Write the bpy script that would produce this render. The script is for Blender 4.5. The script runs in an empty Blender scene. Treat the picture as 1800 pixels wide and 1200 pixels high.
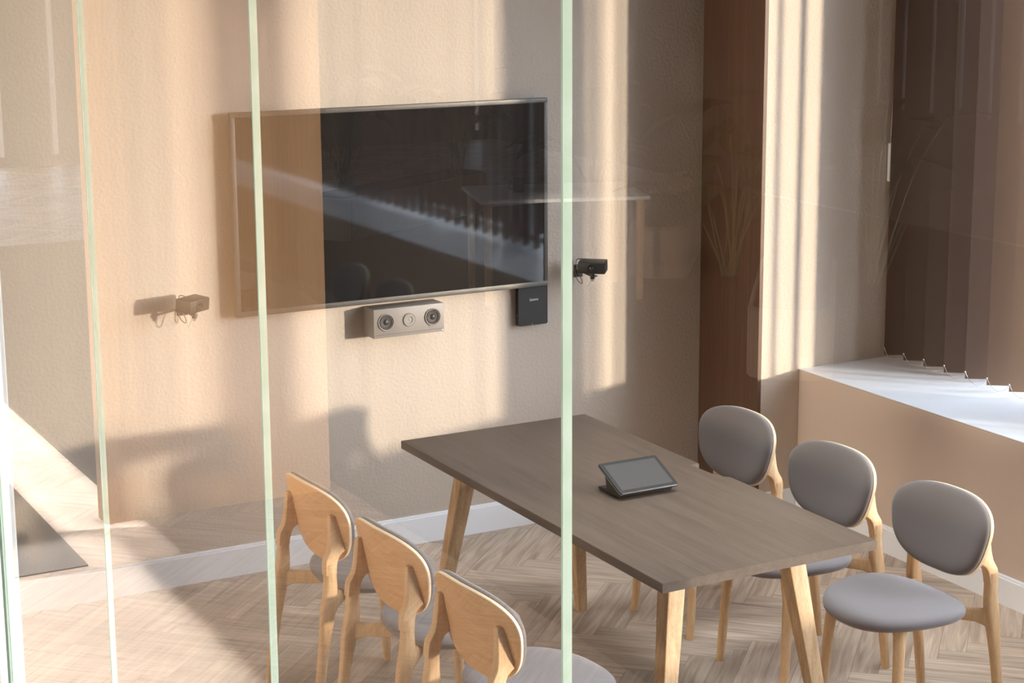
import bpy, bmesh, math, random
from mathutils import Vector, Matrix
random.seed(7)
C = bpy.context.scene
COL = C.collection
sin, cos, pi = math.sin, math.cos, math.pi

# ------------------------------------------------------------------ camera
cam_d = bpy.data.cameras.new('camera'); cam = bpy.data.objects.new('camera', cam_d); COL.objects.link(cam)
YAW, PITCH, ROLL, F = 0.52461, 0.20023, 0.0006, 3252.4
PPX, PPY = 1006.05, 548.65
fw = Vector((sin(YAW)*cos(PITCH), cos(YAW)*cos(PITCH), -sin(PITCH)))
r_ = Vector((cos(YAW), -sin(YAW), 0)); u_ = r_.cross(fw)
r2 = cos(ROLL)*r_ + sin(ROLL)*u_; u2 = -sin(ROLL)*r_ + cos(ROLL)*u_
M = Matrix((r2, u2, -fw)).transposed().to_4x4()
M.translation = Vector((-0.001, -6.8055, 2.5147))
cam.matrix_world = M
cam_d.sensor_width = 36; cam_d.lens = F*36/1800
cam_d.shift_x = -(PPX-900)/1800; cam_d.shift_y = -(600-PPY)/1800
cam_d.clip_start = 0.05; cam_d.clip_end = 200
C.camera = cam

# ------------------------------------------------------------------ world, sun, exposure
w = bpy.data.worlds.new('sky'); C.world = w; w.use_nodes = True
bg = w.node_tree.nodes['Background']; bg.inputs[1].default_value = 1.0
SD = Vector((-0.655, 0.755, -0.0865)).normalized()
nt = w.node_tree
_tc = nt.nodes.new('ShaderNodeTexCoord')
_dt = nt.nodes.new('ShaderNodeVectorMath'); _dt.operation = 'DOT_PRODUCT'; _dt.inputs[1].default_value = -SD
_cl = nt.nodes.new('ShaderNodeMath'); _cl.operation = 'MAXIMUM'; _cl.inputs[1].default_value = 0.0
_pw = nt.nodes.new('ShaderNodeMath'); _pw.operation = 'POWER'; _pw.inputs[1].default_value = 7.0
_mx = nt.nodes.new('ShaderNodeMix'); _mx.data_type = 'RGBA'; _mx.clamp_factor = True
SKY_LOW, SKY_GLOW = (4.6, 5.7, 7.2, 1), (26, 28, 32, 1)     # open sky and the bright haze around the low sun
_mx.inputs[6].default_value = SKY_LOW; _mx.inputs[7].default_value = SKY_GLOW
nt.links.new(_tc.outputs['Generated'], _dt.inputs[0]); nt.links.new(_dt.outputs['Value'], _cl.inputs[0]); nt.links.new(_cl.outputs[0], _pw.inputs[0])
nt.links.new(_pw.outputs[0], _mx.inputs[0])
_sp = nt.nodes.new('ShaderNodeSeparateXYZ'); _mr = nt.nodes.new('ShaderNodeMapRange'); _mr.inputs[1].default_value = -0.03; _mr.inputs[2].default_value = 0.03
_gm = nt.nodes.new('ShaderNodeMix'); _gm.data_type = 'RGBA'; _gm.inputs[6].default_value = (0.30, 0.28, 0.26, 1)      # dark ground below the horizon
nt.links.new(_tc.outputs['Generated'], _sp.inputs[0]); nt.links.new(_sp.outputs[2], _mr.inputs[0]); nt.links.new(_mr.outputs[0], _gm.inputs[0])
nt.links.new(_mx.outputs[2], _gm.inputs[7]); nt.links.new(_gm.outputs[2], bg.inputs[0])
sun_d = bpy.data.lights.new('sun', 'SUN'); sun_d.energy = 7.8; sun_d.color = (1.0, 0.86, 0.70); sun_d.angle = math.radians(1.9)
sun = bpy.data.objects.new('sun', sun_d); COL.objects.link(sun)
sun.rotation_euler = SD.to_track_quat('-Z', 'Y').to_euler(); sun.location = (9, -10, 4)

def area(name, loc, size, power, color, direction=(0, 0, -1), portal=False):
    d = bpy.data.lights.new(name, 'AREA'); d.shape = 'RECTANGLE'; d.size, d.size_y = size
    d.energy = power; d.color = color
    o = bpy.data.objects.new(name, d); COL.objects.link(o); o.location = loc
    o.rotation_euler = Vector(direction).to_track_quat('-Z', 'Y').to_euler()
    if portal: d.cycles.is_portal = True
    return o
area('hall_side_fill', (-8.6, -0.9, 1.9), (4.8, 2.2), 225, (1.0, 0.87, 0.73), (1, 0.0, -0.03)).data.spread = math.radians(100)  # added warm fill from the hall side; no window stands there
area('hall_floor_fill', (0.34, -0.85, 3.35), (0.98, 3.2), 120, (0.95, 0.97, 1.0)).data.spread = math.radians(4)  # added fill: whitens the hall floor that the glass mirrors as a veil
area('hall_strip_fill', (-0.2, 2.0, 3.35), (0.30, 3.2), 34, (0.97, 0.97, 1.0)).data.spread = math.radians(3)  # added narrow fill, stands in for a sunlit strip of hall floor
area('table_fill', (3.3, -2.5, 3.36), (1.5, 2.2), 42, (0.86, 0.93, 1.0)).data.spread = math.radians(84)  # added cool fill from above for floor, table and seats
for (y0, y1) in [(-1.80, -1.14), (-4.6, -2.18), (-8.2, -4.62), (-11.6, -8.4)]:
    area('window_portal', (5.60, (y0+y1)/2, 1.9), (y1-y0, 2.5), 1, (1, 1, 1), (-1, 0, 0), True)

vs = C.view_settings
vs.view_transform = 'Standard'; vs.look = 'None'; vs.exposure = 0.0; vs.gamma = 1.0; vs.use_curve_mapping = False
cy = C.cycles
cy.max_bounces = 12; cy.diffuse_bounces = 6; cy.glossy_bounces = 6; cy.transparent_max_bounces = 24; cy.transmission_bounces = 8
cy.sample_clamp_indirect = 8.0
cy.caustics_reflective = False; cy.caustics_refractive = False

# ------------------------------------------------------------------ materials
def lin(r, g, b):
    f = lambda c: (c/255/12.92) if c/255 <= 0.04045 else ((c/255+0.055)/1.055)**2.4
    return (f(r), f(g), f(b), 1)
def newmat(name):
    m = bpy.data.materials.new(name); m.use_nodes = True
    nt = m.node_tree; b = nt.nodes['Principled BSDF']
    return m, nt, b
def node(nt, t, **kw):
    n = nt.nodes.new(t)
    for k, v in kw.items(): setattr(n, k, v)
    return n
def coords(nt, scale=(1, 1, 1), kind='Object'):
    tc = node(nt, 'ShaderNodeTexCoord'); mp = node(nt, 'ShaderNodeMapping'); mp.inputs['Scale'].default_value = scale
    nt.links.new(tc.outputs[kind], mp.inputs[0]); return mp.outputs[0]
def plain(name, col, rough=0.5, metal=0.0, spec=0.5, noise=None, amount=0.1, bump=None, bscale=200, bdist=0.002):
    m, nt, b = newmat(name)
    b.inputs['Roughness'].default_value = rough; b.inputs['Metallic'].default_value = metal
    b.inputs['Specular IOR Level'].default_value = spec
    b.inputs['Base Color'].default_value = col
    co = coords(nt)
    if noise:
        n = node(nt, 'ShaderNodeTexNoise'); n.inputs['Scale'].default_value = noise; n.inputs['Detail'].default_value = 4
        nt.links.new(co, n.inputs['Vector'])
        mx = node(nt, 'ShaderNodeMix', data_type='RGBA')
        mx.inputs[6].default_value = tuple(c*(1-amount) for c in col[:3])+(1,)
        mx.inputs[7].default_value = tuple(min(1, c*(1+amount)) for c in col[:3])+(1,)
        nt.links.new(n.outputs['Fac'], mx.inputs[0]); nt.links.new(mx.outputs[2], b.inputs['Base Color'])
    if bump:
        n2 = node(nt, 'ShaderNodeTexNoise'); n2.inputs['Scale'].default_value = bscale; n2.inputs['Detail'].default_value = 5
        nt.links.new(co, n2.inputs['Vector'])
        bp = node(nt, 'ShaderNodeBump'); bp.inputs['Strength'].default_value = bump; bp.inputs['Distance'].default_value = bdist
        nt.links.new(n2.outputs['Fac'], bp.inputs['Height']); nt.links.new(bp.outputs[0], b.inputs['Normal'])
    return m
def wood(name, dark, light, grain=(40, 40, 2.5), rough=0.45, spec=0.4, streak=9.0):
    m, nt, b = newmat(name)
    co = coords(nt, grain)
    n = node(nt, 'ShaderNodeTexNoise'); n.inputs['Scale'].default_value = 1.0; n.inputs['Detail'].default_value = 6; n.inputs['Distortion'].default_value = 0.6
    nt.links.new(co, n.inputs['Vector'])
    wv = node(nt, 'ShaderNodeTexNoise'); wv.inputs['Scale'].default_value = streak; wv.inputs['Detail'].default_value = 3
    nt.links.new(co, wv.inputs['Vector'])
    ad = node(nt, 'ShaderNodeMath', operation='MULTIPLY_ADD'); ad.inputs[1].default_value = 0.45
    nt.links.new(wv.outputs['Fac'], ad.inputs[0]); 
    sc = node(nt, 'ShaderNodeMath', operation='MULTIPLY'); sc.inputs[1].default_value = 0.55
    nt.links.new(n.outputs['Fac'], sc.inputs[0]); nt.links.new(sc.outputs[0], ad.inputs[2])
    rp = node(nt, 'ShaderNodeValToRGB'); rp.color_ramp.elements[0].position = 0.36; rp.color_ramp.elements[1].position = 0.62
    rp.color_ramp.elements[0].color = dark; rp.color_ramp.elements[1].color = light
    nt.links.new(ad.outputs[0], rp.inputs[0]); nt.links.new(rp.outputs[0], b.inputs['Base Color'])
    b.inputs['Roughness'].default_value = rough; b.inputs['Specular IOR Level'].default_value = spec
    return m
def fabric(name, col, scale=900):
    m, nt, b = newmat(name)
    co = coords(nt)
    wx = node(nt, 'ShaderNodeTexWave', wave_type='BANDS', bands_direction='Y'); wx.inputs['Scale'].default_value = scale/3; wx.inputs['Distortion'].default_value = 1.5
    wz = node(nt, 'ShaderNodeTexNoise'); wz.inputs['Scale'].default_value = scale; wz.inputs['Detail'].default_value = 3
    nt.links.new(co, wx.inputs['Vector']); nt.links.new(co, wz.inputs['Vector'])
    mu = node(nt, 'ShaderNodeMath', operation='ADD'); nt.links.new(wx.outputs['Fac'], mu.inputs[0]); nt.links.new(wz.outputs['Fac'], mu.inputs[1])
    hf = node(nt, 'ShaderNodeMath', operation='MULTIPLY'); hf.inputs[1].default_value = 0.5; nt.links.new(mu.outputs[0], hf.inputs[0])
    mx = node(nt, 'ShaderNodeMix', data_type='RGBA')
    mx.inputs[6].default_value = tuple(c*0.72 for c in col[:3])+(1,); mx.inputs[7].default_value = tuple(c*1.25 for c in col[:3])+(1,)
    nt.links.new(hf.outputs[0], mx.inputs[0]); nt.links.new(mx.outputs[2], b.inputs['Base Color'])
    bp = node(nt, 'ShaderNodeBump'); bp.inputs['Strength'].default_value = 0.25; bp.inputs['Distance'].default_value = 0.0008
    nt.links.new(hf.outputs[0], bp.inputs['Height']); nt.links.new(bp.outputs[0], b.inputs['Normal'])
    b.inputs['Roughness'].default_value = 0.9; b.inputs['Specular IOR Level'].default_value = 0.2
    b.inputs['Sheen Weight'].default_value = 0.25; b.inputs['Sheen Roughness'].default_value = 0.5
    return m

PLASTER = plain('plaster', (0.55, 0.465, 0.385, 1), 0.9, spec=0.15, noise=1.3, amount=0.04, bump=0.55, bscale=75, bdist=0.006)
SILLWALL = plain('beige_plaster', (0.62, 0.50, 0.41, 1), 0.85, spec=0.15, noise=1.8, amount=0.05, bump=0.15, bscale=150, bdist=0.002)
WHITE = plain('white_paint', (0.88, 0.89, 0.91, 1), 0.45, noise=3, amount=0.02)
SILLTOP = plain('white_sill', (0.86, 0.87, 0.9, 1), 0.35, noise=3, amount=0.015)
CEIL = plain('ceiling_paint', (0.22, 0.21, 0.20, 1), 0.9, noise=2, amount=0.02)
HALLWALL = plain('hall_wall', (0.10, 0.085, 0.075, 1), 0.8, noise=2, amount=0.1)
PANELWOOD = wood('wood_panel', (0.085, 0.040, 0.022, 1), (0.125, 0.062, 0.034, 1), (30, 30, 0.8), 0.5)
HALLWOOD = wood('hall_wood', (0.38, 0.225, 0.112, 1), (0.45, 0.27, 0.14, 1), (14, 14, 0.6), 0.6)
OAK = wood('chair_oak', (0.50, 0.30, 0.145, 1), (0.66, 0.43, 0.235, 1), (55, 55, 5), 0.42)
OAKSHELL = wood('shell_oak', (0.50, 0.275, 0.125, 1), (0.62, 0.37, 0.185, 1), (30, 7, 60), 0.42)
OAKEDGE = plain('shell_edge', (0.78, 0.60, 0.40, 1), 0.5, noise=60, amount=0.08)
OAKTABLE = wood('table_leg_oak', (0.42, 0.25, 0.12, 1), (0.66, 0.45, 0.26, 1), (60, 60, 3), 0.42)
TABLETOP = wood('dark_oak_veneer', (0.094, 0.066, 0.047, 1), (0.130, 0.093, 0.067, 1), (45, 1.6, 45), 0.42, 0.45, 6)
SEATFAB = fabric('seat_fabric', (0.19, 0.163, 0.16, 1))
BACKFAB = fabric('back_fabric', (0.165, 0.138, 0.126, 1))
BLACK = plain('black_plastic', (0.018, 0.016, 0.015, 1), 0.42, noise=80, amount=0.2)
SCREENBEZ = plain('bezel_metal', (0.10, 0.088, 0.076, 1), 0.5, metal=0.35, noise=60, amount=0.06)
SPEAKGREY = plain('speaker_grey', (0.27, 0.235, 0.205, 1), 0.5, noise=300, amount=0.08)
SPEAKDARK = plain('speaker_dark', (0.055, 0.046, 0.04, 1), 0.4, noise=200, amount=0.08)
STEEL = plain('steel', (0.75, 0.73, 0.7, 1), 0.25, metal=0.9, noise=200, amount=0.05)
CAMGREY = plain('camera_black', (0.03, 0.027, 0.026, 1), 0.45, noise=300, amount=0.15)
CABLEW = plain('cable_pale', (0.80, 0.70, 0.58, 1), 0.5, noise=50, amount=0.03)
CABLED = plain('cable_dark', (0.16, 0.11, 0.09, 1), 0.5, noise=50, amount=0.05)
LOGO = plain('logo_white', (0.85, 0.85, 0.88, 1), 0.5, noise=50, amount=0.01)
TABSCREEN = plain('tablet_screen', (0.065, 0.060, 0.056, 1), 0.3, noise=20, amount=0.03)
TVSCREEN = plain('tv_screen', (0.012, 0.011, 0.011, 1), 0.04, spec=0.9, noise=5, amount=0.03)
LENS = plain('lens_glass', (0.01, 0.01, 0.012, 1), 0.05, spec=0.9, noise=40, amount=0.05)
WICKER = fabric('woven_planter', (0.24, 0.18, 0.13, 1), 60)
LEAF = plain('leaf_green', (0.05, 0.075, 0.03, 1), 0.45, noise=10, amount=0.3)
SOIL = plain('soil', (0.04, 0.03, 0.02, 1), 0.95, noise=60, amount=0.4)

def mat_floor():
    m, nt, b = newmat('herringbone_oak')
    uv = node(nt, 'ShaderNodeUVMap', uv_map='plank'); rv = node(nt, 'ShaderNodeUVMap', uv_map='rnd')
    sx = node(nt, 'ShaderNodeSeparateXYZ'); nt.links.new(rv.outputs[0], sx.inputs[0])
    off = node(nt, 'ShaderNodeCombineXYZ')
    k1 = node(nt, 'ShaderNodeMath', operation='MULTIPLY'); k1.inputs[1].default_value = 37.0
    k2 = node(nt, 'ShaderNodeMath', operation='MULTIPLY'); k2.inputs[1].default_value = 23.0
    nt.links.new(sx.outputs[0], k1.inputs[0]); nt.links.new(sx.outputs[1], k2.inputs[0])
    nt.links.new(k1.outputs[0], off.inputs[0]); nt.links.new(k2.outputs[0], off.inputs[1])
    va = node(nt, 'ShaderNodeVectorMath', operation='ADD'); nt.links.new(uv.outputs[0], va.inputs[0]); nt.links.new(off.outputs[0], va.inputs[1])
    mp = node(nt, 'ShaderNodeMapping'); mp.inputs['Scale'].default_value = (3.0, 42, 1); nt.links.new(va.outputs[0], mp.inputs[0])
    n = node(nt, 'ShaderNodeTexNoise'); n.inputs['Scale'].default_value = 1; n.inputs['Detail'].default_value = 7; n.inputs['Distortion'].default_value = 0.9
    nt.links.new(mp.outputs[0], n.inputs['Vector'])
    rp = node(nt, 'ShaderNodeValToRGB'); e = rp.color_ramp.elements
    e[0].position = 0.30; e[0].color = (0.37, 0.27, 0.195, 1); e[1].position = 0.66; e[1].color = (0.62, 0.50, 0.395, 1)
    nt.links.new(n.outputs['Fac'], rp.inputs[0])
    br = node(nt, 'ShaderNodeMapRange'); br.inputs[3].default_value = 0.80; br.inputs[4].default_value = 1.10
    nt.links.new(sx.outputs[0], br.inputs[0])
    mul = node(nt, 'ShaderNodeVectorMath', operation='SCALE'); nt.links.new(rp.outputs[0], mul.inputs[0]); nt.links.new(br.outputs[0], mul.inputs['Scale'])
    # joints between planks
    su = node(nt, 'ShaderNodeSeparateXYZ'); nt.links.new(uv.outputs[0], su.inputs[0])
    def edge(sock, size):
        a = node(nt, 'ShaderNodeMath', operation='SUBTRACT'); a.inputs[1].default_value = size/2; nt.links.new(sock, a.inputs[0])
        c = node(nt, 'ShaderNodeMath', operation='ABSOLUTE'); nt.links.new(a.outputs[0], c.inputs[0])
        d = node(nt, 'ShaderNodeMath', operation='GREATER_THAN'); d.inputs[1].default_value = size/2-0.0011; nt.links.new(c.outputs[0], d.inputs[0])
        return d.outputs[0]
    mxm = node(nt, 'ShaderNodeMath', operation='MAXIMUM'); nt.links.new(edge(su.outputs[0], 0.57), mxm.inputs[0]); nt.links.new(edge(su.outputs[1], 0.095), mxm.inputs[1])
    sc = node(nt, 'ShaderNodeMath', operation='MULTIPLY'); sc.inputs[1].default_value = 0.55; nt.links.new(mxm.outputs[0], sc.inputs[0])
    mx = node(nt, 'ShaderNodeMix', data_type='RGBA'); mx.inputs[7].default_value = (0.10, 0.065, 0.04, 1)
    nt.links.new(sc.outputs[0], mx.inputs[0]); nt.links.new(mul.outputs[0], mx.inputs[6]); nt.links.new(mx.outputs[2], b.inputs['Base Color'])
    b.inputs['Roughness'].default_value = 0.42; b.inputs['Specular IOR Level'].default_value = 0.35
    return m
FLOOR = mat_floor()

def mat_glass():
    m, nt, b = newmat('partition_glass')
    nt.nodes.remove(b); out = nt.nodes['Material Output']
    tr = node(nt, 'ShaderNodeBsdfTransparent'); tr.inputs[0].default_value = (0.985, 0.99, 0.985, 1)
    gl = node(nt, 'ShaderNodeBsdfGlossy'); gl.inputs['Roughness'].default_value = 0.0; gl.inputs[0].default_value = (1, 1, 1, 1)
    fr = node(nt, 'ShaderNodeFresnel'); fr.inputs[0].default_value = 1.5
    geo = node(nt, 'ShaderNodeNewGeometry')
    mr = node(nt, 'ShaderNodeMapRange')   # inner faces: same reflectance seen from inside the sheet
    iv = node(nt, 'ShaderNodeMix', data_type='FLOAT'); iv.inputs[2].default_value = 1.5; iv.inputs[3].default_value = 1.0/1.5
    nt.links.new(geo.outputs['Backfacing'], iv.inputs[0])
    mr.inputs[1].default_value = 0; mr.inputs[2].default_value = 1
    lw = node(nt, 'ShaderNodeMath', operation='MULTIPLY'); nf = node(nt, 'ShaderNodeMath', operation='SUBTRACT'); nf.inputs[0].default_value = 1.0
    nt.links.new(geo.outputs['Backfacing'], nf.inputs[1]); nt.links.new(fr.outputs[0], lw.inputs[0]); nt.links.new(nf.outputs[0], lw.inputs[1])
    dbl = node(nt, 'ShaderNodeMath', operation='MULTIPLY'); dbl.inputs[1].default_value = 1.7; dbl.use_clamp = True
    nt.links.new(lw.outputs[0], dbl.inputs[0])
    mx = node(nt, 'ShaderNodeMixShader'); nt.links.new(dbl.outputs[0], mx.inputs[0]); nt.links.new(tr.outputs[0], mx.inputs[1]); nt.links.new(gl.outputs[0], mx.inputs[2])
    nt.links.new(mx.outputs[0], out.inputs[0])
    return m
GLASS = mat_glass()
def mat_trans(name, col, fac, noise=400, front=None):
    m, nt, b = newmat(name); nt.nodes.remove(b); out = nt.nodes['Material Output']
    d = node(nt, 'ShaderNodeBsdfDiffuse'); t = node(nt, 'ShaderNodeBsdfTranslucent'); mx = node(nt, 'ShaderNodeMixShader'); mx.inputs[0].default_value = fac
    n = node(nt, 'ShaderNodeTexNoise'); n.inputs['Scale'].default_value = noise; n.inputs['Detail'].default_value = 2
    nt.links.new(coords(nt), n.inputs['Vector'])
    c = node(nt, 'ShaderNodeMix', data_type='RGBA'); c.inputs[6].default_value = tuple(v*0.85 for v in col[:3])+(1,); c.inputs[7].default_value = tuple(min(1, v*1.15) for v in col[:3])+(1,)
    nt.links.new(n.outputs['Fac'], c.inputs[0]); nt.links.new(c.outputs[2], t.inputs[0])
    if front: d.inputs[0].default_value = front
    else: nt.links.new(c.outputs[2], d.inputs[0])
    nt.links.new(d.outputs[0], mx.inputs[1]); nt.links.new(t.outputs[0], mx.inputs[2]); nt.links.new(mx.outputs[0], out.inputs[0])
    return m
EDGE = mat_trans('glass_edge', (0.77, 0.97, 0.83, 1), 0.45, 20)
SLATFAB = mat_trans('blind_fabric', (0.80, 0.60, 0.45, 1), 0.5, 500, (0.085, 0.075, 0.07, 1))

# ------------------------------------------------------------------ mesh helpers
def finish(name, bm, mats, parent=None, smooth=True, angle=40):
    bmesh.ops.recalc_face_normals(bm, faces=bm.faces)
    me = bpy.data.meshes.new(name); bm.to_mesh(me); bm.free()
    for m in (mats if isinstance(mats, (list, tuple)) else [mats]): me.materials.append(m)
    if smooth:
        me.polygons.foreach_set('use_smooth', [True]*len(me.polygons))
        me.set_sharp_from_angle(angle=math.radians(angle))
    o = bpy.data.objects.new(name, me); COL.objects.link(o)
    if parent is not None: o.parent = parent
    return o
def box(bm, lo, hi, bev=0.0, mi=0, seg=2, mat=None):
    vs_ = [bm.verts.new((x, y, z)) for x in (lo[0], hi[0]) for y in (lo[1], hi[1]) for z in (lo[2], hi[2])]
    idx = [(0, 1, 3, 2), (4, 6, 7, 5), (0, 4, 5, 1), (2, 3, 7, 6), (0, 2, 6, 4), (1, 5, 7, 3)]
    fs = [bm.faces.new([vs_[i] for i in f]) for f in idx]
    for f in fs: f.material_index = mi
    geom = vs_
    if bev > 0:
        es = list({e for f in fs for e in f.edges})
        r = bmesh.ops.bevel(bm, geom=es, offset=bev, segments=seg, profile=0.5, affect='EDGES')
        geom = list({v for f in r['faces'] for v in f.verts} | {v for v in vs_ if v.is_valid})
        for f in r['faces']: f.material_index = mi
    if mat is not None: bmesh.ops.transform(bm, matrix=mat, verts=[v for v in geom if v.is_valid])
    return geom
def loft(bm, pts, wid, hei, up=(0, 0, 1), n=16, ex=2.6, mi=0, cap=True):
    """superellipse section swept along pts; wid across, hei along 'up'"""
    rings = []
    P = [Vector(p) for p in pts]
    for i, p in enumerate(P):
        t = (P[min(i+1, len(P)-1)]-P[max(i-1, 0)]).normalized()
        a = t.cross(Vector(up)).normalized(); b = a.cross(t).normalized()
        ring = []
        for k in range(n):
            th = 2*pi*k/n; c, s = cos(th), sin(th)
            x = math.copysign(abs(c)**(2/ex), c)*wid[i]/2; y = math.copysign(abs(s)**(2/ex), s)*hei[i]/2
            ring.append(bm.verts.new(p+a*x+b*y))
        rings.append(ring)
    for r0, r1 in zip(rings, rings[1:]):
        for k in range(n):
            f = bm.faces.new((r0[k], r0[(k+1) % n], r1[(k+1) % n], r1[k])); f.material_index = mi
    if cap:
        for r in (rings[0], rings[-1]):
            f = bm.faces.new(r); f.material_index = mi
    return rings
def smooth_path(pts, k=4):
    P = [Vector(p) for p in pts]; out = []
    for i in range(len(P)-1):
        p0, p1, p2, p3 = P[max(i-1, 0)], P[i], P[i+1], P[min(i+2, len(P)-1)]
        for j in range(k):
            t = j/k
            out.append(0.5*((2*p1)+(p2-p0)*t+(2*p0-5*p1+4*p2-p3)*t*t+(3*p1-p0-3*p2+p3)*t**3))
    out.append(P[-1]); return out
def tube(bm, pts, r, n=8, k=6, up=(0, 0, 1)):
    P = smooth_path(pts, k); loft(bm, P, [2*r]*len(P), [2*r]*len(P), up, n, 2.0)
def lathe(bm, prof, mat, n=40, mi=0):
    """prof: (radius, height) along local +Z, placed by mat"""
    rings = []
    for (r, h) in prof:
        if r < 1e-6: rings.append([bm.verts.new(mat @ Vector((0, 0, h)))])
        else: rings.append([bm.verts.new(mat @ Vector((r*cos(2*pi*k/n), r*sin(2*pi*k/n), h))) for k in range(n)])
    for a, b in zip(rings, rings[1:]):
        for k in range(n):
            q = [a[k % len(a)], a[(k+1) % len(a)], b[(k+1) % len(b)], b[k % len(b)]]
            q = list(dict.fromkeys(q))
            if len(q) >= 3: bm.faces.new(q).material_index = mi
def roundrect(hx, hy, r, n=6):
    out = []
    for (sx, sy, a0) in ((1, 1, 0), (-1, 1, 90), (-1, -1, 180), (1, -1, 270)):
        for k in range(n+1):
            a = math.radians(a0+90*k/n); out.append((sx*(hx-r)+r*cos(a), sy*(hy-r)+r*sin(a)))
    return out
def slab(bm, hx, hy, r, z0, z1, mat=Matrix(), bev=0.0, mi=0, n=6):
    """rounded-corner plate, extruded local z0..z1"""
    lv = []
    for (z, ins) in ([(z0, bev), (z0+bev, 0), (z1-bev, 0), (z1, bev)] if bev else [(z0, 0), (z1, 0)]):
        lv.append([bm.verts.new(mat @ Vector((x, y, z))) for x, y in roundrect(hx-ins, hy-ins, max(r-ins, 0.0005), n)])
    for a, b in zip(lv, lv[1:]):
        for k in range(len(a)): bm.faces.new((a[k], a[(k+1) % len(a)], b[(k+1) % len(a)], b[k])).material_index = mi
    bm.faces.new(lv[0]).material_index = mi; bm.faces.new(lv[-1]).material_index = mi
def BM(): return bmesh.new()

def tag(o, label, cat, group=None):
    o['label'] = label; o['category'] = cat
    if group: o['group'] = group
    return o
def thing(name, label, cat, loc=(0, 0, 0), rz=0, group=None):
    o = bpy.data.objects.new(name, None); COL.objects.link(o); o.location = loc; o.rotation_euler = (0, 0, rz)
    o.empty_display_size = 0.1
    return tag(o, label, cat, group)
def struct(name, bm, mats, parent=None, smooth=False):
    o = finish(name, bm, mats, parent, smooth)
    if parent is None: o['kind'] = 'structure'
    return o

# ------------------------------------------------------------------ room shell
XC, YC, XS, ZS, XW = 4.603, -0.4545, 4.824, 0.657, 5.50     # pier side, pier front, sill face, sill top, facade
HC = 3.40
def floor():
    bm = BM(); W, n = 0.095, 6; L = W*n
    uvp = bm.loops.layers.uv.new('plank'); uvr = bm.loops.layers.uv.new('rnd')
    c45 = math.sqrt(0.5); o = Vector((3.285, -0.479))
    def to(x, y): return Vector((o.x+(x*c45+y*c45), o.y+(-x*c45+y*c45), 0))
    def add(x0, y0, hor):
        cx, cy_ = (x0+n/2, y0+0.5) if hor else (x0+0.5, y0+n/2)
        p = to(cx*W, cy_*W)
        if not (-9.2 < p.x < 5.7 and -12.2 < p.y < 14.2): return
        if hor: q = [(x0, y0), (x0+n, y0), (x0+n, y0+1), (x0, y0+1)]
        else: q = [(x0+1, y0), (x0+1, y0+n), (x0, y0+n), (x0, y0)]
        f = bm.faces.new([bm.verts.new(to(a*W, b*W)) for a, b in q])
        rnd = (random.random(), random.random())
        for l, t in zip(f.loops, [(0, 0), (L, 0), (L, W), (0, W)]):
            l[uvp].uv = t; l[uvr].uv = rnd
    R = 290
    for y in range(-R, R):
        x0 = -R - ((-R - y) % (2*n)) 
        for x in range(x0, R, 2*n): add(x, y, True)
    for x in range(-R, R):
        y0 = -R + ((x-(2*n-1)-(-R)) % (2*n))
        for y in range(y0, R, 2*n): add(x, y, False)
    me = bpy.data.meshes.new('floor'); bm.to_mesh(me); bm.free(); me.materials.append(FLOOR)
    ob = bpy.data.objects.new('floor', me); COL.objects.link(ob); ob['kind'] = 'structure'
floor()
bm = BM(); box(bm, (-9.2, -12.2, HC), (5.7, 14.2, HC+0.1)); struct('ceiling', bm, CEIL)
bm = BM(); box(bm, (0.90, 0, 0), (XC, 0.14, HC)); struct('wall_back', bm, PLASTER)
bm = BM(); box(bm, (XC+0.018, YC, 0), (XW, 0.14, HC)); struct('wall_corner', bm, PLASTER)
bm = BM(); box(bm, (XC, YC, 0), (XC+0.018, 0.0, HC)); struct('trim_1', bm, PANELWOOD)
# low wall under the window, with its white sill
bm = BM(); box(bm, (XS, -12.0, 0), (XW, YC, ZS-0.004), 0.004); struct('wall_window_parapet', bm, SILLWALL)
bm = BM(); box(bm, (XS-0.001, -12.0, ZS-0.004), (XW, YC, ZS), 0.0015); struct('trim_2', bm, SILLTOP)
# facade
wins = [(-1.816, -1.12), (-3.38, -2.163), (-5.95, -3.64), (-8.2, -6.1), (-11.6, -8.4)]
bm = BM(); ys = [0.14] + [v for a, b in wins for v in (b, a)] + [-12.2]
for a, b in zip(ys[0::2], ys[1::2]): box(bm, (XW, b, 0), (XW+0.08, a, HC))
for a, b in wins:
    box(bm, (XW, a, 0), (XW+0.08, b, ZS)); box(bm, (XW, a, 3.20), (XW+0.08, b, HC))
struct('wall_right', bm, PLASTER)
for i, (a, b) in enumerate(wins):
    bm = BM()
    for lo, hi in (((a, ZS), (a+0.04, 3.20)), ((b-0.04, ZS), (b, 3.20)), ((a+0.04, ZS), (b-0.04, ZS+0.03)), ((a+0.04, 3.16), (b-0.04, 3.20))):
        box(bm, (XW+0.01, lo[0], lo[1]), (XW+0.07, hi[0], hi[1]), 0.004)
    fr = struct('window_%d' % (i+1), bm, WHITE)
    bm = BM(); box(bm, (XW+0.038, a+0.04, ZS+0.03), (XW+0.044, b-0.04, 3.16)); struct('pane', bm, GLASS, fr)
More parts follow.
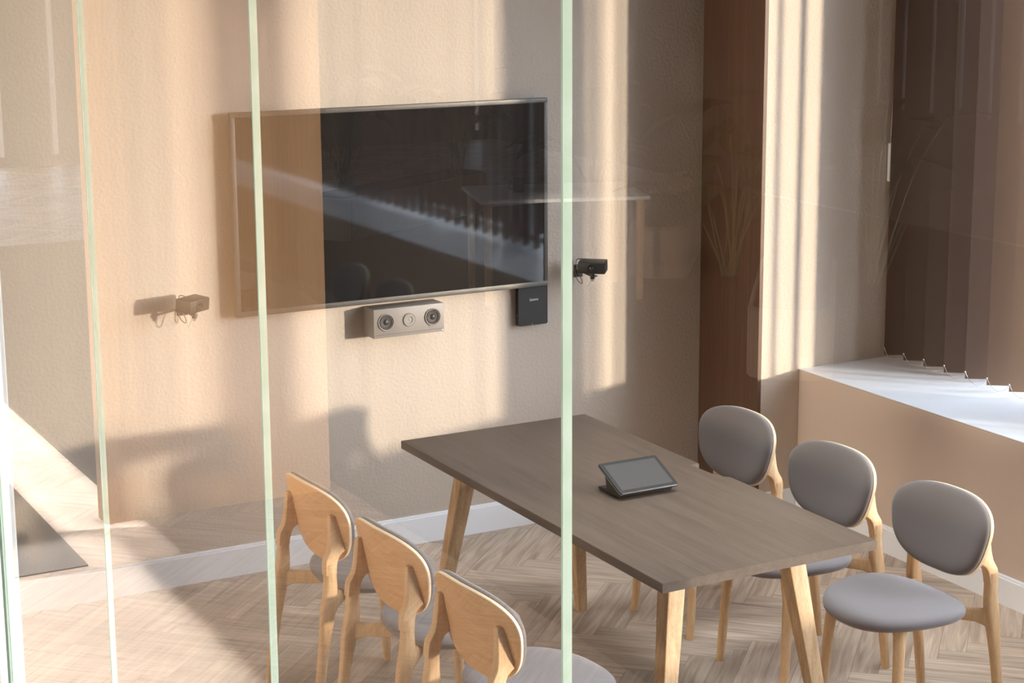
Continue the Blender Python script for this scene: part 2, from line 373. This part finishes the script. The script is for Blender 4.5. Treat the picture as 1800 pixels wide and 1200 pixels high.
# baseboards
def baseboard(name, axis, a, b, at, h, sgn):
    bm = BM()
    prof = [(0, 0), (0.015, 0), (0.015, h-0.012), (0.011, h-0.009), (0.011, h-0.004), (0.007, h), (0, h)]
    ends = []
    for t in (a, b):
        ends.append([bm.verts.new((t, at-d, z) if axis == 'x' else (at-d, t, z)) for d, z in prof])
    for k in range(len(prof)): bm.faces.new((ends[0][k], ends[0][(k+1) % len(prof)], ends[1][(k+1) % len(prof)], ends[1][k]))
    for e in ends: bm.faces.new(e)
    struct(name, bm, WHITE)
baseboard('baseboard_back', 'x', 0.90, XC, 0.0, 0.123, -1)
baseboard('baseboard_corner', 'x', XC+0.02, XS-0.016, YC, 0.118, -1)
baseboard('baseboard_right', 'y', -12.0, YC-0.016, XS, 0.115, -1)

# ------------------------------------------------------------------ glass partition
XG, GY, GD = 0.9404, -2.4726, 0.8979
for k in range(5):
    y1, y0 = GY-GD*k, GY-GD*(k+1)
    bm = BM(); box(bm, (XG-0.005, y0+0.002, 0.02), (XG+0.005, y1-0.002, 3.35))
    g = struct('window_glass_%d' % (k+1), bm, GLASS)
    bm = BM(); box(bm, (XG-0.0055, y1-0.0025, 0.02), (XG+0.0055, y1+0.0015, 3.35)); struct('edge_strip', bm, EDGE, g)
bm = BM(); box(bm, (XG-0.03, GY+0.004, 0), (XG+0.03, GY+0.10, HC), 0.003); struct('trim_3', bm, WHITE)
bm = BM(); box(bm, (XG-0.02, GY-GD*5, 0), (XG+0.02, GY, 0.019), 0.002); box(bm, (XG-0.02, GY-GD*5, 3.351), (XG+0.02, GY, HC), 0.002); struct('trim_4', bm, WHITE)

# ------------------------------------------------------------------ hall outside the glass
bm = BM(); box(bm, (-1.29, 0.90, 0), (-0.24, 1.02, HC)); struct('wall_hall_panel', bm, HALLWOOD)
bm = BM(); box(bm, (-9.03, -12.2, 0), (-9.0, 3.9, HC)); box(bm, (-9.03, 3.9, 0), (-9.0, 14.0, 1.0)); box(bm, (-9.03, 3.9, 2.7), (-9.0, 14.0, HC))
y = 3.9
for y2 in [4.25, 4.62, 4.98, 5.35, 5.72, 6.1, 6.45, 13.0, 14.0]:
    box(bm, (-9.03, y, 1.0), (-9.0, y2-0.045, 2.7)); y = y2
struct('wall_hall_left', bm, HALLWALL)
bm = BM(); box(bm, (-9.0, 14.0, 0), (5.5, 14.03, 0.12)); box(bm, (-9.0, 14.0, 2.7), (5.5, 14.03, HC))
x = -9.0
for x2 in [-8.75, -3.75, -3.45, -2.85, -2.5, -2.1, 5.5]:
    box(bm, (x, 14.0, 0.12), (x2-0.06, 14.03, 2.7)); x = x2
struct('wall_hall_far', bm, HALLWALL)
bm = BM(); box(bm, (-9.2, -12.2, 0), (5.7, -12.0, HC)); struct('wall_hall_near', bm, HALLWALL)
bm = BM(); box(bm, (XW, 0.14, 0), (XW+0.08, 14.2, ZS)); box(bm, (XW, 0.14, 3.2), (XW+0.08, 14.2, HC))
y = 0.14
while y < 13.5:
    box(bm, (XW, y, ZS), (XW+0.08, y+0.85, 3.2)); y += 1.2
box(bm, (XW, 13.7, ZS), (XW+0.08, 14.2, 3.2)); box(bm, (XS, 0.141, 0), (XW, 14.2, ZS))
struct('wall_hall_right', bm, PLASTER)

# ------------------------------------------------------------------ television
tv = thing('television', 'large wall-mounted flat television with dark glossy screen', 'television', (3.091, 0, 1.062))
x0, x1, z0, z1 = 2.399-3.091, 3.783-3.091, 0.0, 0.794
ix0, ix1, iz0, iz1 = 2.4163-3.091, 3.7657-3.091, 0.0207, 0.7758
bm = BM()
for lo, hi in (((x0, z0), (x1, iz0)), ((x0, iz1), (x1, z1)), ((x0, iz0), (ix0, iz1)), ((ix1, iz0), (x1, iz1))):
    box(bm, (lo[0], -0.06, lo[1]), (hi[0], -0.03, hi[1]), 0.0012)
finish('frame', bm, SCREENBEZ, tv)
bm = BM(); box(bm, (ix0, -0.056, iz0), (ix1, -0.034, iz1)); finish('screen', bm, TVSCREEN, tv, False)
bm = BM(); box(bm, (x0+0.02, -0.03, z0+0.02), (x1-0.02, -0.012, z1-0.02), 0.004); box(bm, (-0.3, -0.012, 0.2), (0.3, 0.0, 0.6)); finish('back_cover', bm, BLACK, tv)

# ------------------------------------------------------------------ speaker bar
sp = thing('speaker', 'short grey loudspeaker box with three round drivers under the television', 'speaker', (2.957, 0, 0.925))
bm = BM(); box(bm, (0, -0.10, 0), (0.3135, 0, 0.119), 0.0015); finish('cabinet', bm, SPEAKGREY, sp)
bm = BM(); box(bm, (0.003, -0.1006, 0.0125), (0.3105, -0.0995, 0.0137)); finish('seam', bm, SPEAKDARK, sp, False)
bm = BM(); box(bm, (0.304, -0.1012, 0.005), (0.309, -0.0995, 0.010)); finish('indicator_lamp', bm, LOGO, sp, False)
def driver(cx, cz, r, cone=True):
    mt = Matrix.Translation((cx, -0.10, cz)) @ Matrix.Rotation(math.radians(90), 4, 'X')
    bm = BM(); lathe(bm, [(r, 0.0), (r, 0.0035), (r*0.93, 0.005), (r*0.86, 0.004), (r*0.84, 0.0006)], mt)
    d = finish('driver', bm, SPEAKGREY, sp)
    bm = BM()
    if cone: lathe(bm, [(r*0.85, 0.001), (r*0.78, 0.0042), (r*0.68, 0.0042), (r*0.62, 0.0012), (r*0.34, 0.0008), (r*0.30, 0.003), (r*0.2, 0.006), (0, 0.0072)], mt)
    else: lathe(bm, [(r*0.86, 0.0042), (r*0.5, 0.0042), (r*0.45, 0.002), (r*0.25, 0.0008), (r*0.12, 0.002), (0, 0.003)], mt)
    finish('cone', bm, SPEAKDARK if cone else SPEAKGREY, d)
    return d
driver(0.0535, 0.064, 0.036); driver(0.157, 0.0645, 0.028, False); driver(0.262, 0.066, 0.036)

# ------------------------------------------------------------------ black panel computer right of the speaker
pc = thing('mini_computer', 'thin black square computer box with white wordmark mounted under the television corner', 'computer', (3.727, 0, 0.9735))
mt = Matrix.Rotation(math.radians(90), 4, 'X')
bm = BM(); slab(bm, 0.072, 0.0835, 0.009, 0.004, 0.030, mt, 0.002); finish('casing', bm, BLACK, pc)
bm = BM(); box(bm, (-0.05, -0.004, -0.06), (0.05, 0.0, 0.06)); finish('wall_bracket', bm, BLACK, pc, False)
bm = BM(); box(bm, (-0.06, -0.022, 0.0825), (-0.035, -0.012, 0.0842)); finish('port', bm, STEEL, pc, False)
bm = BM(); lathe(bm, [(0.0018, 0.0), (0.0018, 0.0012), (0, 0.0013)], Matrix.Translation((-0.004, -0.030, -0.079)) @ mt, 12); finish('status_light', bm, LOGO, pc)
bm = BM(); lathe(bm, [(0.003, 0.0), (0.003, 0.0015), (0, 0.0016)], Matrix.Translation((-0.0715, -0.020, -0.037)) @ Matrix.Rotation(math.radians(-90), 4, 'Y'), 12); finish('power_button', bm, STEEL, pc)
def letters(text, size, width, name, parent, loc, mat):
    fc = bpy.data.curves.new(name, 'FONT'); fc.body = text; fc.size = size; fc.extrude = 0.0003; fc.align_x = 'CENTER'; fc.align_y = 'CENTER'
    to = bpy.data.objects.new(name+'_source', fc); COL.objects.link(to)
    bpy.context.view_layer.update()
    me = bpy.data.meshes.new_from_object(to.evaluated_get(bpy.context.evaluated_depsgraph_get()))
    bpy.data.objects.remove(to); bpy.data.curves.remove(fc)
    xs = [v.co.x for v in me.vertices]; k = width/(max(xs)-min(xs))
    for v in me.vertices: v.co.x *= k
    me.materials.clear(); me.materials.append(mat)
    o = bpy.data.objects.new(name, me); COL.objects.link(o); o.parent = parent; o.location = loc; o.rotation_euler = (math.radians(90), 0, 0)
letters('Lenovo', 0.0165, 0.040, 'wordmark', pc, (0.004, -0.0303, 0.0275), LOGO)

# ------------------------------------------------------------------ the two wall cameras
def webcam(label, loc, facing):
    t = thing('conference_camera', label, 'camera', loc)
    rot = Matrix.Rotation(facing+math.radians(90), 4, 'Z') @ Matrix.Rotation(math.radians(6), 4, 'X')   # local front is -Y
    def done(name, bm, m, par=t):
        bmesh.ops.transform(bm, matrix=rot, verts=bm.verts); return finish(name, bm, m, par)
    bm = BM(); box(bm, (-0.0575, -0.035, -0.024), (0.0575, 0.035, 0.024), 0.0015); b = done('body', bm, CAMGREY)
    f = Matrix.Translation((0, -0.035, 0)) @ Matrix.Rotation(math.radians(90), 4, 'X')
    bm = BM(); lathe(bm, [(0.021, 0), (0.021, 0.002), (0.0185, 0.003), (0.010, 0.001)], f); lr = done('lens_ring', bm, BLACK, b)
    bm = BM(); lathe(bm, [(0.0105, 0.001), (0.009, 0.004), (0.005, 0.0058), (0, 0.0063)], f); done('lens', bm, LENS, b)
    # arm from the wall to the underside
    hw = loc[1]
    bm = BM(); P = [(0.0, -hw, -0.035), (0.0, -hw*0.55, -0.037), (0, 0.012, -0.041), (0.004, -0.012, -0.042)]
    loft(bm, P, [0.012, 0.012, 0.02, 0.026], [0.012, 0.010, 0.007, 0.006], (0, 0, 1), 12, 5); box(bm, (-0.02, -hw-0.005, -0.065), (0.02, -hw, -0.01), 0.001)
    finish('arm', bm, CAMGREY, t)
    bm = BM(); lathe(bm, [(0.010, -0.052), (0.010, -0.034), (0.008, -0.030), (0.006, -0.024)], rot @ Matrix.Translation((0.0, -0.012, 0))); finish('mount_knob', bm, CAMGREY, t)
    bm = BM(); lathe(bm, [(0, -0.064), (0.006, -0.062), (0.0065, -0.060), (0.0065, -0.052), (0, -0.052)], rot @ Matrix.Translation((0.0, -0.012, 0)), 20); finish('screw', bm, STEEL, t)
    bm = BM(); tube(bm, [(0.0, 0.0, -0.046), (-0.006, 0.010, -0.07), (-0.010, 0.022, -0.088), (-0.008, 0.034, -0.088), (-0.004, 0.044, -0.06), (0, 0.05, -0.042)], 0.0017); finish('pale_cable', bm, CABLEW, t)
    bm = BM(); tube(bm, [(0, 0.03, 0.0), (-0.006, -hw*0.6, 0.018), (-0.015, -hw*0.9, 0.012), (-0.012, -hw*0.92, -0.03), (0.004, -hw*0.8, -0.075), (0.0, -hw*0.75, -0.09), (-0.014, -hw*0.85, -0.075), (-0.02, -hw*0.95, -0.04), (-0.016, -hw-0.004, -0.025)], 0.0019); finish('dark_cable', bm, CABLED, t)
    return t
webcam('small black camera on a wall arm left of the television', (2.20, -0.125, 1.148), math.radians(-57))
webcam('small black camera on a wall arm right of the television', (3.966, -0.125, 1.138), math.radians(-132))

# ------------------------------------------------------------------ table
TX0, TX1, TY0, TY1, TH = 2.6855, 3.4505, -2.669, -0.9345, 0.739
tb = thing('meeting_table', 'dark brown rectangular meeting table on four splayed oak legs', 'table', ((TX0+TX1)/2, (TY0+TY1)/2, 0))
hx, hy = (TX1-TX0)/2, (TY1-TY0)/2; cyt = (TY0+TY1)/2
bm = BM()
na, nb_ = -1.712-cyt, -1.90-cyt      # cable notch in the long edge on the window side
out = [(-hx, -hy), (hx, -hy), (hx, nb_), (hx-0.016, nb_+0.012), (hx-0.032, nb_+0.05), (hx-0.036, na), (hx, na), (hx, hy), (-hx, hy)]
lo = [bm.verts.new((x, y, TH-0.0285)) for x, y in out]; hi = [bm.verts.new((x, y, TH)) for x, y in out]
for k in range(len(out)): bm.faces.new((lo[k], lo[(k+1) % len(out)], hi[(k+1) % len(out)], hi[k]))
bm.faces.new(lo); tf = bm.faces.new(hi)
bmesh.ops.bevel(bm, geom=list(tf.edges), offset=0.0012, segments=2, affect='EDGES')
finish('tabletop', bm, TABLETOP, tb, True, 30)
for sx in (-1, 1):
    for sy in (-1, 1):
        bm = BM()
        fx, fy = (3.375 if sx > 0 else 2.755)-(TX0+TX1)/2, (-1.04 if sy > 0 else -2.56)-cyt
        bot = Vector((fx, fy, 0.004)); top = Vector((fx-sx*0.1, fy-sy*0.1, TH-0.0285))
        loft(bm, [bot, bot+(top-bot)*0.33, bot+(top-bot)*0.66, top], [0.036, 0.046, 0.056, 0.064], [0.036, 0.046, 0.056, 0.064], (0, 1, 0), 28, 14)
        lg = finish('leg', bm, OAKTABLE, tb)
        bm = BM(); lathe(bm, [(0, 0), (0.014, 0), (0.014, 0.006), (0, 0.006)], Matrix.Translation((bot.x, bot.y, 0)), 16); finish('glide', bm, BLACK, lg)

# ------------------------------------------------------------------ touch console on the table
tc = thing('touch_console', 'small black tablet console on a wedge stand lying on the table', 'tablet', (3.097, -1.883, TH))
tm = Matrix.Translation((0, 0, 0.058)) @ Matrix.Rotation(math.radians(24.3), 4, 'X')
bm = BM(); slab(bm, 0.1125, 0.0795, 0.011, -0.010, 0.0, tm, 0.0025); finish('casing', bm, BLACK, tc)
bm = BM(); slab(bm, 0.1122, 0.0792, 0.0108, -0.0058, -0.0040, tm @ Matrix.Scale(1.003, 4)); finish('metal_rim', bm, STEEL, tc)
bm = BM(); box(bm, (-0.0975, -0.064, -0.0005), (0.0975, 0.064, 0.0006), mat=tm); finish('screen', bm, TABSCREEN, tc, False)
bm = BM()
for s in (0,):
    A = [(-0.045, 0.0012), (0.088, 0.0012), (0.092, 0.006), (0.088, 0.009), (0.040, 0.012), (0.038, 0.022), (0.055, 0.071), (-0.058, 0.021)]
    e0 = [bm.verts.new((-0.098, y, z)) for y, z in A]; e1 = [bm.verts.new((0.098, y, z)) for y, z in A]
    for k in range(len(A)): bm.faces.new((e0[k], e0[(k+1) % len(A)], e1[(k+1) % len(A)], e1[k]))
    bm.faces.new(e0); bm.faces.new(e1)
bmesh.ops.bevel(bm, geom=bm.edges[:], offset=0.001, segments=1, affect='EDGES')
finish('stand', bm, BLACK, tc)

# ------------------------------------------------------------------ chairs
SA, SB, SN, SL, SC_, SZ, SE, SU = 0.2185, 0.135, 2.7, 0.212, 0.765, 0.636, 0.143, -0.14
def shell_pt(rad, th, off):
    c, s = cos(th), sin(th)
    v = SA*rad*math.copysign(abs(c)**(2/SN), c); w_ = SB*rad*math.copysign(abs(s)**(2/SN), s)
    v *= 1+SE*w_/SB
    nrm = Vector((1, -2*SC_*v, SL)).normalized()
    return Vector((SU-SL*w_+SC_*v*v, v, SZ+w_)) + nrm*off
def disc(bm, rows, n=64, mi=None):
    """rows: (radius factor, offset); closes front and back centres"""
    rings = [[bm.verts.new(shell_pt(r, 2*pi*k/n, o)) for k in range(n)] if r > 0 else [bm.verts.new(shell_pt(0, 0, o))] for r, o in rows]
    for i, (a, b) in enumerate(zip(rings, rings[1:])):
        for k in range(n):
            q = list(dict.fromkeys([a[k % len(a)], a[(k+1) % n % len(a)], b[(k+1) % n % len(b)], b[k % len(b)]]))
            f = bm.faces.new(q)
            if mi: f.material_index = mi[i]
def build_chair():
    t = bpy.data.objects.new('dining_chair', None); COL.objects.link(t)
    bm = BM(); disc(bm, [(0, -0.006), (0.3, -0.006), (0.6, -0.006), (0.85, -0.006), (0.985, -0.006), (1.0, -0.0045), (1.0, 0.0045), (0.985, 0.006), (0.6, 0.006), (0, 0.006)], mi=[0, 0, 0, 0, 1, 1, 1, 0, 0])
    back = finish('backrest', bm, [OAKSHELL, OAKEDGE], t)
    bm = BM(); disc(bm, [(0, 0.0063), (0.7, 0.0063), (0.975, 0.0063), (0.994, 0.008), (1.0, 0.012), (0.996, 0.018), (0.975, 0.024), (0.94, 0.0285), (0.88, 0.032), (0.75, 0.035), (0.5, 0.036), (0.25, 0.036), (0, 0.036)])
    finish('cushion', bm, BACKFAB, back)
    # seat pad
    bm = BM(); n = 64
    prof = [(0, 0.4045), (0.6, 0.4045), (0.90, 0.4055), (0.955, 0.409), (0.99, 0.418), (1.0, 0.427), (0.985, 0.437), (0.95, 0.444), (0.88, 0.4485), (0.7, 0.4515), (0.4, 0.4515), (0, 0.4515)]
    rings = []
    for r, z in prof:
        ring = []
        for k in range(n if r > 0 else 1):
            th = 2*pi*k/n; c, s = cos(th), sin(th)
            du = 0.205*r*math.copysign(abs(c)**(2/2.35), c); dv = 0.226*r*math.copysign(abs(s)**(2/2.35), s)
            dv *= 1-0.10*(du/0.205)
            u = 0.095+du
            zz = z+0.010*(dv/0.22)**2-0.004-0.010*max(0, du/0.205)**2-0.006*math.exp(-((du+0.07)/0.11)**2-(dv/0.12)**2)
            ring.append(bm.verts.new((u, dv, zz)))
        rings.append(ring)
    for a, b in zip(rings, rings[1:]):
        for k in range(n):
            bm.faces.new(list(dict.fromkeys([a[k % len(a)], a[(k+1) % n % len(a)], b[(k+1) % n % len(b)], b[k % len(b)]])))
    finish('seat', bm, SEATFAB, t)
    for s in (1, -1):
        bm = BM()
        P = smooth_path([(0.226, s*0.180, 0), (0.214, s*0.172, 0.20), (0.203, s*0.163, 0.36), (0.192, s*0.150, 0.408)], 3)
        m = len(P)
        wd = [0.028+0.013*min(1, i/(m-1)) for i in range(m)]; wd[-1] = 0.054; wd[-2] = 0.046
        loft(bm, P, wd, wd, (0, 1, 0), 18, 2.3); finish('leg', bm, OAK, t)
    for s in (1, -1):
        bm = BM()
        pts = [(-0.226, s*0.185, 0), (-0.203, s*0.183, 0.18), (-0.178, s*0.181, 0.355), (-0.165, s*0.180, 0.43), (-0.162, s*0.179, 0.49), (-0.162, s*0.178, 0.535)]
        P = smooth_path(pts, 3); m = len(P)
        zr = [p.z for p in P]
        wd = [0.027+0.011*min(1, z/0.4)-(0.003*max(0, (z-0.43)/0.14)) for z in zr]
        de = [0.027+0.016*math.exp(-((z-0.39)/0.09)**2)+0.008*min(1, z/0.4) for z in zr]
        loft(bm, P, wd, de, (1, 0, 0), 18, 3.0)
        # the plank-like top of the post: a shoulder behind, an arch in front, and a tongue flush with the shell
        prof = [(-0.1835, 0.500), (-0.1825, 0.530), (-0.1800, 0.548), (-0.1720, 0.562), (-0.1640, 0.576), (-0.1590, 0.600), (-0.1560, 0.640), (-0.1545, 0.684),
                (-0.1500, 0.690), (-0.1320, 0.690), (-0.1210, 0.640), (-0.1130, 0.600), (-0.1080, 0.572), (-0.1180, 0.566), (-0.1300, 0.557), (-0.1380, 0.542), (-0.1425, 0.520), (-0.1440, 0.500)]
        sides = []
        for e in (-1, 1):
            sides.append([bm.verts.new((u, s*(0.179-0.10*(z-0.50))+e*(0.0165-0.035*max(0, z-0.54)), z)) for u, z in prof])
        nf = [bm.faces.new((sides[0][k], sides[0][(k+1) % len(prof)], sides[1][(k+1) % len(prof)], sides[1][k])) for k in range(len(prof))]
        caps = [bm.faces.new(v) for v in sides]
        bmesh.ops.recalc_face_normals(bm, faces=nf+caps)
        bmesh.ops.bevel(bm, geom=list({e for f in caps for e in f.edges}), offset=0.004, segments=3, profile=0.5, affect='EDGES')
        finish('leg', bm, OAK, t)
    # seat rails
    for s in (1, -1):
        bm = BM(); P = smooth_path([(-0.172, s*0.184, 0.383), (-0.150, s*0.166, 0.386), (-0.12, s*0.137, 0.390), (-0.04, s*0.060, 0.397), (0.06, -s*0.035, 0.402), (0.195, -s*0.155, 0.404)], 3)
        m = len(P); loft(bm, P, [0.024]*m, [0.10, 0.082, 0.066, 0.056, 0.050]+[0.044]*(m-5), (0, 0, 1), 18, 3.6); finish('cross_rail', bm, OAK, t)
    return t
def copy_tree(o, parent=None):
    c = o.copy(); COL.objects.link(c)
    if parent is not None: c.parent = parent; c.matrix_parent_inverse = o.matrix_parent_inverse.copy()
    for ch in list(o.children): copy_tree(ch, c)
    return c
chair0 = build_chair()
chairs = [
    ((3.929, -1.300), pi+0.037, 'grey upholstered oak chair on the window side, nearest the back wall and wood-panelled corner', 'chairs on the window side'),
    ((3.927, -1.876), pi+0.037, 'grey upholstered oak chair on the window side, standing between two others', 'chairs on the window side'),
    ((3.931, -2.445), pi+0.037, 'upholstered oak chair on the window side with its whole seat showing beyond the table', 'chairs on the window side'),
    ((2.179, -1.319), 0.06, 'oak chair with plywood back on the glass side, closest to the television wall', 'chairs on the glass side'),
    ((2.187, -1.887), 0.06, 'oak chair with plywood back on the glass side, in the middle of three', 'chairs on the glass side'),
    ((2.187, -2.457), 0.06, 'oak chair with plywood back on the glass side, farthest from the television wall', 'chairs on the glass side'),
]
for i, ((x, y), rz, lab, grp) in enumerate(chairs):
    o = chair0 if i == 0 else copy_tree(chair0)
    o.location = (x-SU*cos(rz), y-SU*sin(rz), 0); o.rotation_euler = (0, 0, rz); tag(o, lab, 'chair', grp)

# ------------------------------------------------------------------ vertical blind
XB, ZB, SP, SW, SANG = 5.275, 0.675, 0.1335, 0.096, math.radians(-35.0)
bl = thing('vertical_blind', 'brown fabric vertical blind hanging over the white window sill', 'blind', (XB, -0.485, ZB))
bm = BM(); box(bm, (0.01, -11.3, 2.60), (0.06, 0.02, 2.64), 0.003); finish('headrail', bm, WHITE, bl)
bm = BM(); nz = 1
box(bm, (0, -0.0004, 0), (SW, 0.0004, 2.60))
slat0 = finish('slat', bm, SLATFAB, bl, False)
bm = BM(); tube(bm, [(0.001, 0, 0.030), (0.001, -0.022, 0.004), (0.001, -0.05, -0.010), (0.001, -0.067, -0.0125), (0.001, -0.084, -0.010), (0.001, -0.112, 0.004), (0.001, -SP, 0.030)], 0.0009, 6)
chain0 = finish('bead_chain', bm, STEEL, bl)
bm = BM(); lathe(bm, [(0, -0.002), (0.0035, -0.001), (0.0035, 0.002), (0, 0.003)], Matrix.Translation((0.001, 0, 0.030)), 10); hook0 = finish('hook', bm, LOGO, bl)
ns = 84
for i in range(ns):
    s = slat0 if i == 0 else slat0.copy()
    if i: COL.objects.link(s)
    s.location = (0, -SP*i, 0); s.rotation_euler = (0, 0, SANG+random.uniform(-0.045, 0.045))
    if i < 24:
        c = chain0 if i == 0 else chain0.copy()
        h = hook0 if i == 0 else hook0.copy()
        if i: COL.objects.link(c); COL.objects.link(h)
        c.location = (0, -SP*i, 0); h.location = (0, -SP*i, 0)
bm = BM(); tube(bm, [(0.02, 0.02, 2.60), (0.02, 0.02, 1.6), (0.018, 0.02, 1.2), (0.012, 0.018, 0.95)], 0.0012, 6); cd = finish('control_cord', bm, STEEL, bl)
bm = BM(); box(bm, (0.002, 0.008, 0.78), (0.022, 0.026, 0.95), 0.004); finish('cord_weight', bm, WHITE, cd)

HALLSHADE = plain('hall_floor_shade', (0.045, 0.038, 0.033, 1), 0.95, spec=0.1, noise=30, amount=0.2)  # shade of the unlit hall floor, put into a dark colour
bm = BM(); box(bm, (-8.9, -6.0, 0.0), (-1.35, 1.1, 0.006)); box(bm, (-8.9, 1.1, 0.0), (-0.37, 8.6, 0.006)); box(bm, (-0.02, 0.4, 0.0), (0.88, 8.6, 0.006)); struct('floor_hall_shade', bm, HALLSHADE)  # thin dark sheets over planks that would only lie in shade
# ------------------------------------------------------------------ hall furniture seen in the glass
def planter(label, loc, size, rz):
    t = thing('planter', label, 'planter', loc, rz, 'woven planters in the hall')
    sx, sy, h = size
    bm = BM(); slab(bm, sx/2, sy/2, 0.12, 0.0, h, Matrix(), 0.012); finish('basket', bm, WICKER, t)
    bm = BM(); slab(bm, sx/2-0.03, sy/2-0.03, 0.1, h+0.001, h+0.01); finish('soil', bm, SOIL, t)
    return t
def plant(label, loc, h, n):
    t = thing('potted_plant', label, 'plant', loc, random.uniform(0, 6), 'leafy plants in the hall')
    bl_ = BM(); st = BM()
    for i in range(n):
        a = 2*pi*i/n*2.6+random.uniform(-.3, .3); hh = h*random.uniform(0.45, 1.0); rr = random.uniform(0.15, 0.5)
        p0 = Vector((random.uniform(-.05, .05), random.uniform(-.05, .05), 0)); p2 = Vector((rr*cos(a), rr*sin(a), hh)); p1 = (p0+p2)/2+Vector((0, 0, 0.15))
        loft(st, smooth_path([p0, p1, p2], 4), [0.012]*9, [0.012]*9, (0.3, 0.9, 0.1), 6, 2)
        ln = random.uniform(0.22, 0.38); wdt = ln*0.32; d = Vector((cos(a), sin(a), random.uniform(-0.6, 0.3))).normalized(); sd = d.cross(Vector((0, 0, 1))).normalized(); nn = sd.cross(d)
        prev = None
        for j in range(8):
            q = j/7; wq = wdt*math.sin(pi*(0.06+0.94*q)**0.8)*0.9+0.002; cc = p2+d*ln*q-Vector((0, 0, 0.5*ln*q*q*0.5))
            row = [bl_.verts.new(cc-sd*wq+nn*wq*0.25), bl_.verts.new(cc), bl_.verts.new(cc+sd*wq+nn*wq*0.25)]
            if prev:
                for k in range(2): bl_.faces.new((prev[k], prev[k+1], row[k+1], row[k]))
            prev = row
    finish('stem', st, LEAF, t); f = finish('foliage', bl_, LEAF, t)
    return t
planter('long woven planter farthest down the hall', (-5.0, 8.1, 0.006), (2.2, 0.45, 0.36), -0.5)
planter('woven planter in the middle of the hall row', (-6.0, 5.3, 0.006), (1.6, 0.45, 0.38), -0.9)
planter('woven planter closest to the glass wall in the hall', (-5.0, 2.3, 0.006), (1.9, 0.5, 0.41), -0.9)
for i, (x, y, z) in enumerate([(-4.7, 2.6, 0.43), (-5.3, 1.9, 0.43), (-5.6, 5.8, 0.4), (-6.4, 4.75, 0.4), (-4.3, 7.75, 0.385), (-5.75, 8.5, 0.385)]):
    plant(['tall broad-leaved plant in the planter closest to the glass wall', 'second broad-leaved plant in the planter closest to the glass wall', 'broad-leaved plant at one end of the middle planter', 'broad-leaved plant at the other end of the middle planter', 'broad-leaved plant in the long planter, nearer end', 'broad-leaved plant in the long planter, farther end'][i], (x, y, z), random.uniform(0.8, 1.1), 14)
dk = thing('desk', 'white topped desk on oak legs out in the hall', 'desk', (-4.55, 4.55, 0.006), 0.3)
bm = BM(); box(bm, (-0.6, -0.4, 0.715), (0.6, 0.4, 0.74), 0.003); finish('desktop', bm, WHITE, dk)
for sx in (-0.54, 0.54):
    for sy in (-0.34, 0.34):
        bm = BM(); loft(bm, [(sx, sy, 0), (sx, sy, 0.715)], [0.045, 0.055], [0.045, 0.055], (0, 1, 0), 16, 8); finish('leg', bm, OAK, dk)
mg = thing('mug', 'dark mug standing on the hall desk', 'mug', (-4.3, 4.62, 0.746))
bm = BM(); lathe(bm, [(0, 0), (0.038, 0), (0.04, 0.005), (0.04, 0.1), (0.036, 0.1), (0.036, 0.008), (0, 0.008)], Matrix(), 24); finish('cup', bm, BLACK, mg)
bm = BM(); tube(bm, [(0.039, 0, 0.08), (0.07, 0, 0.075), (0.072, 0, 0.03), (0.039, 0, 0.02)], 0.005); finish('handle', bm, BLACK, mg)
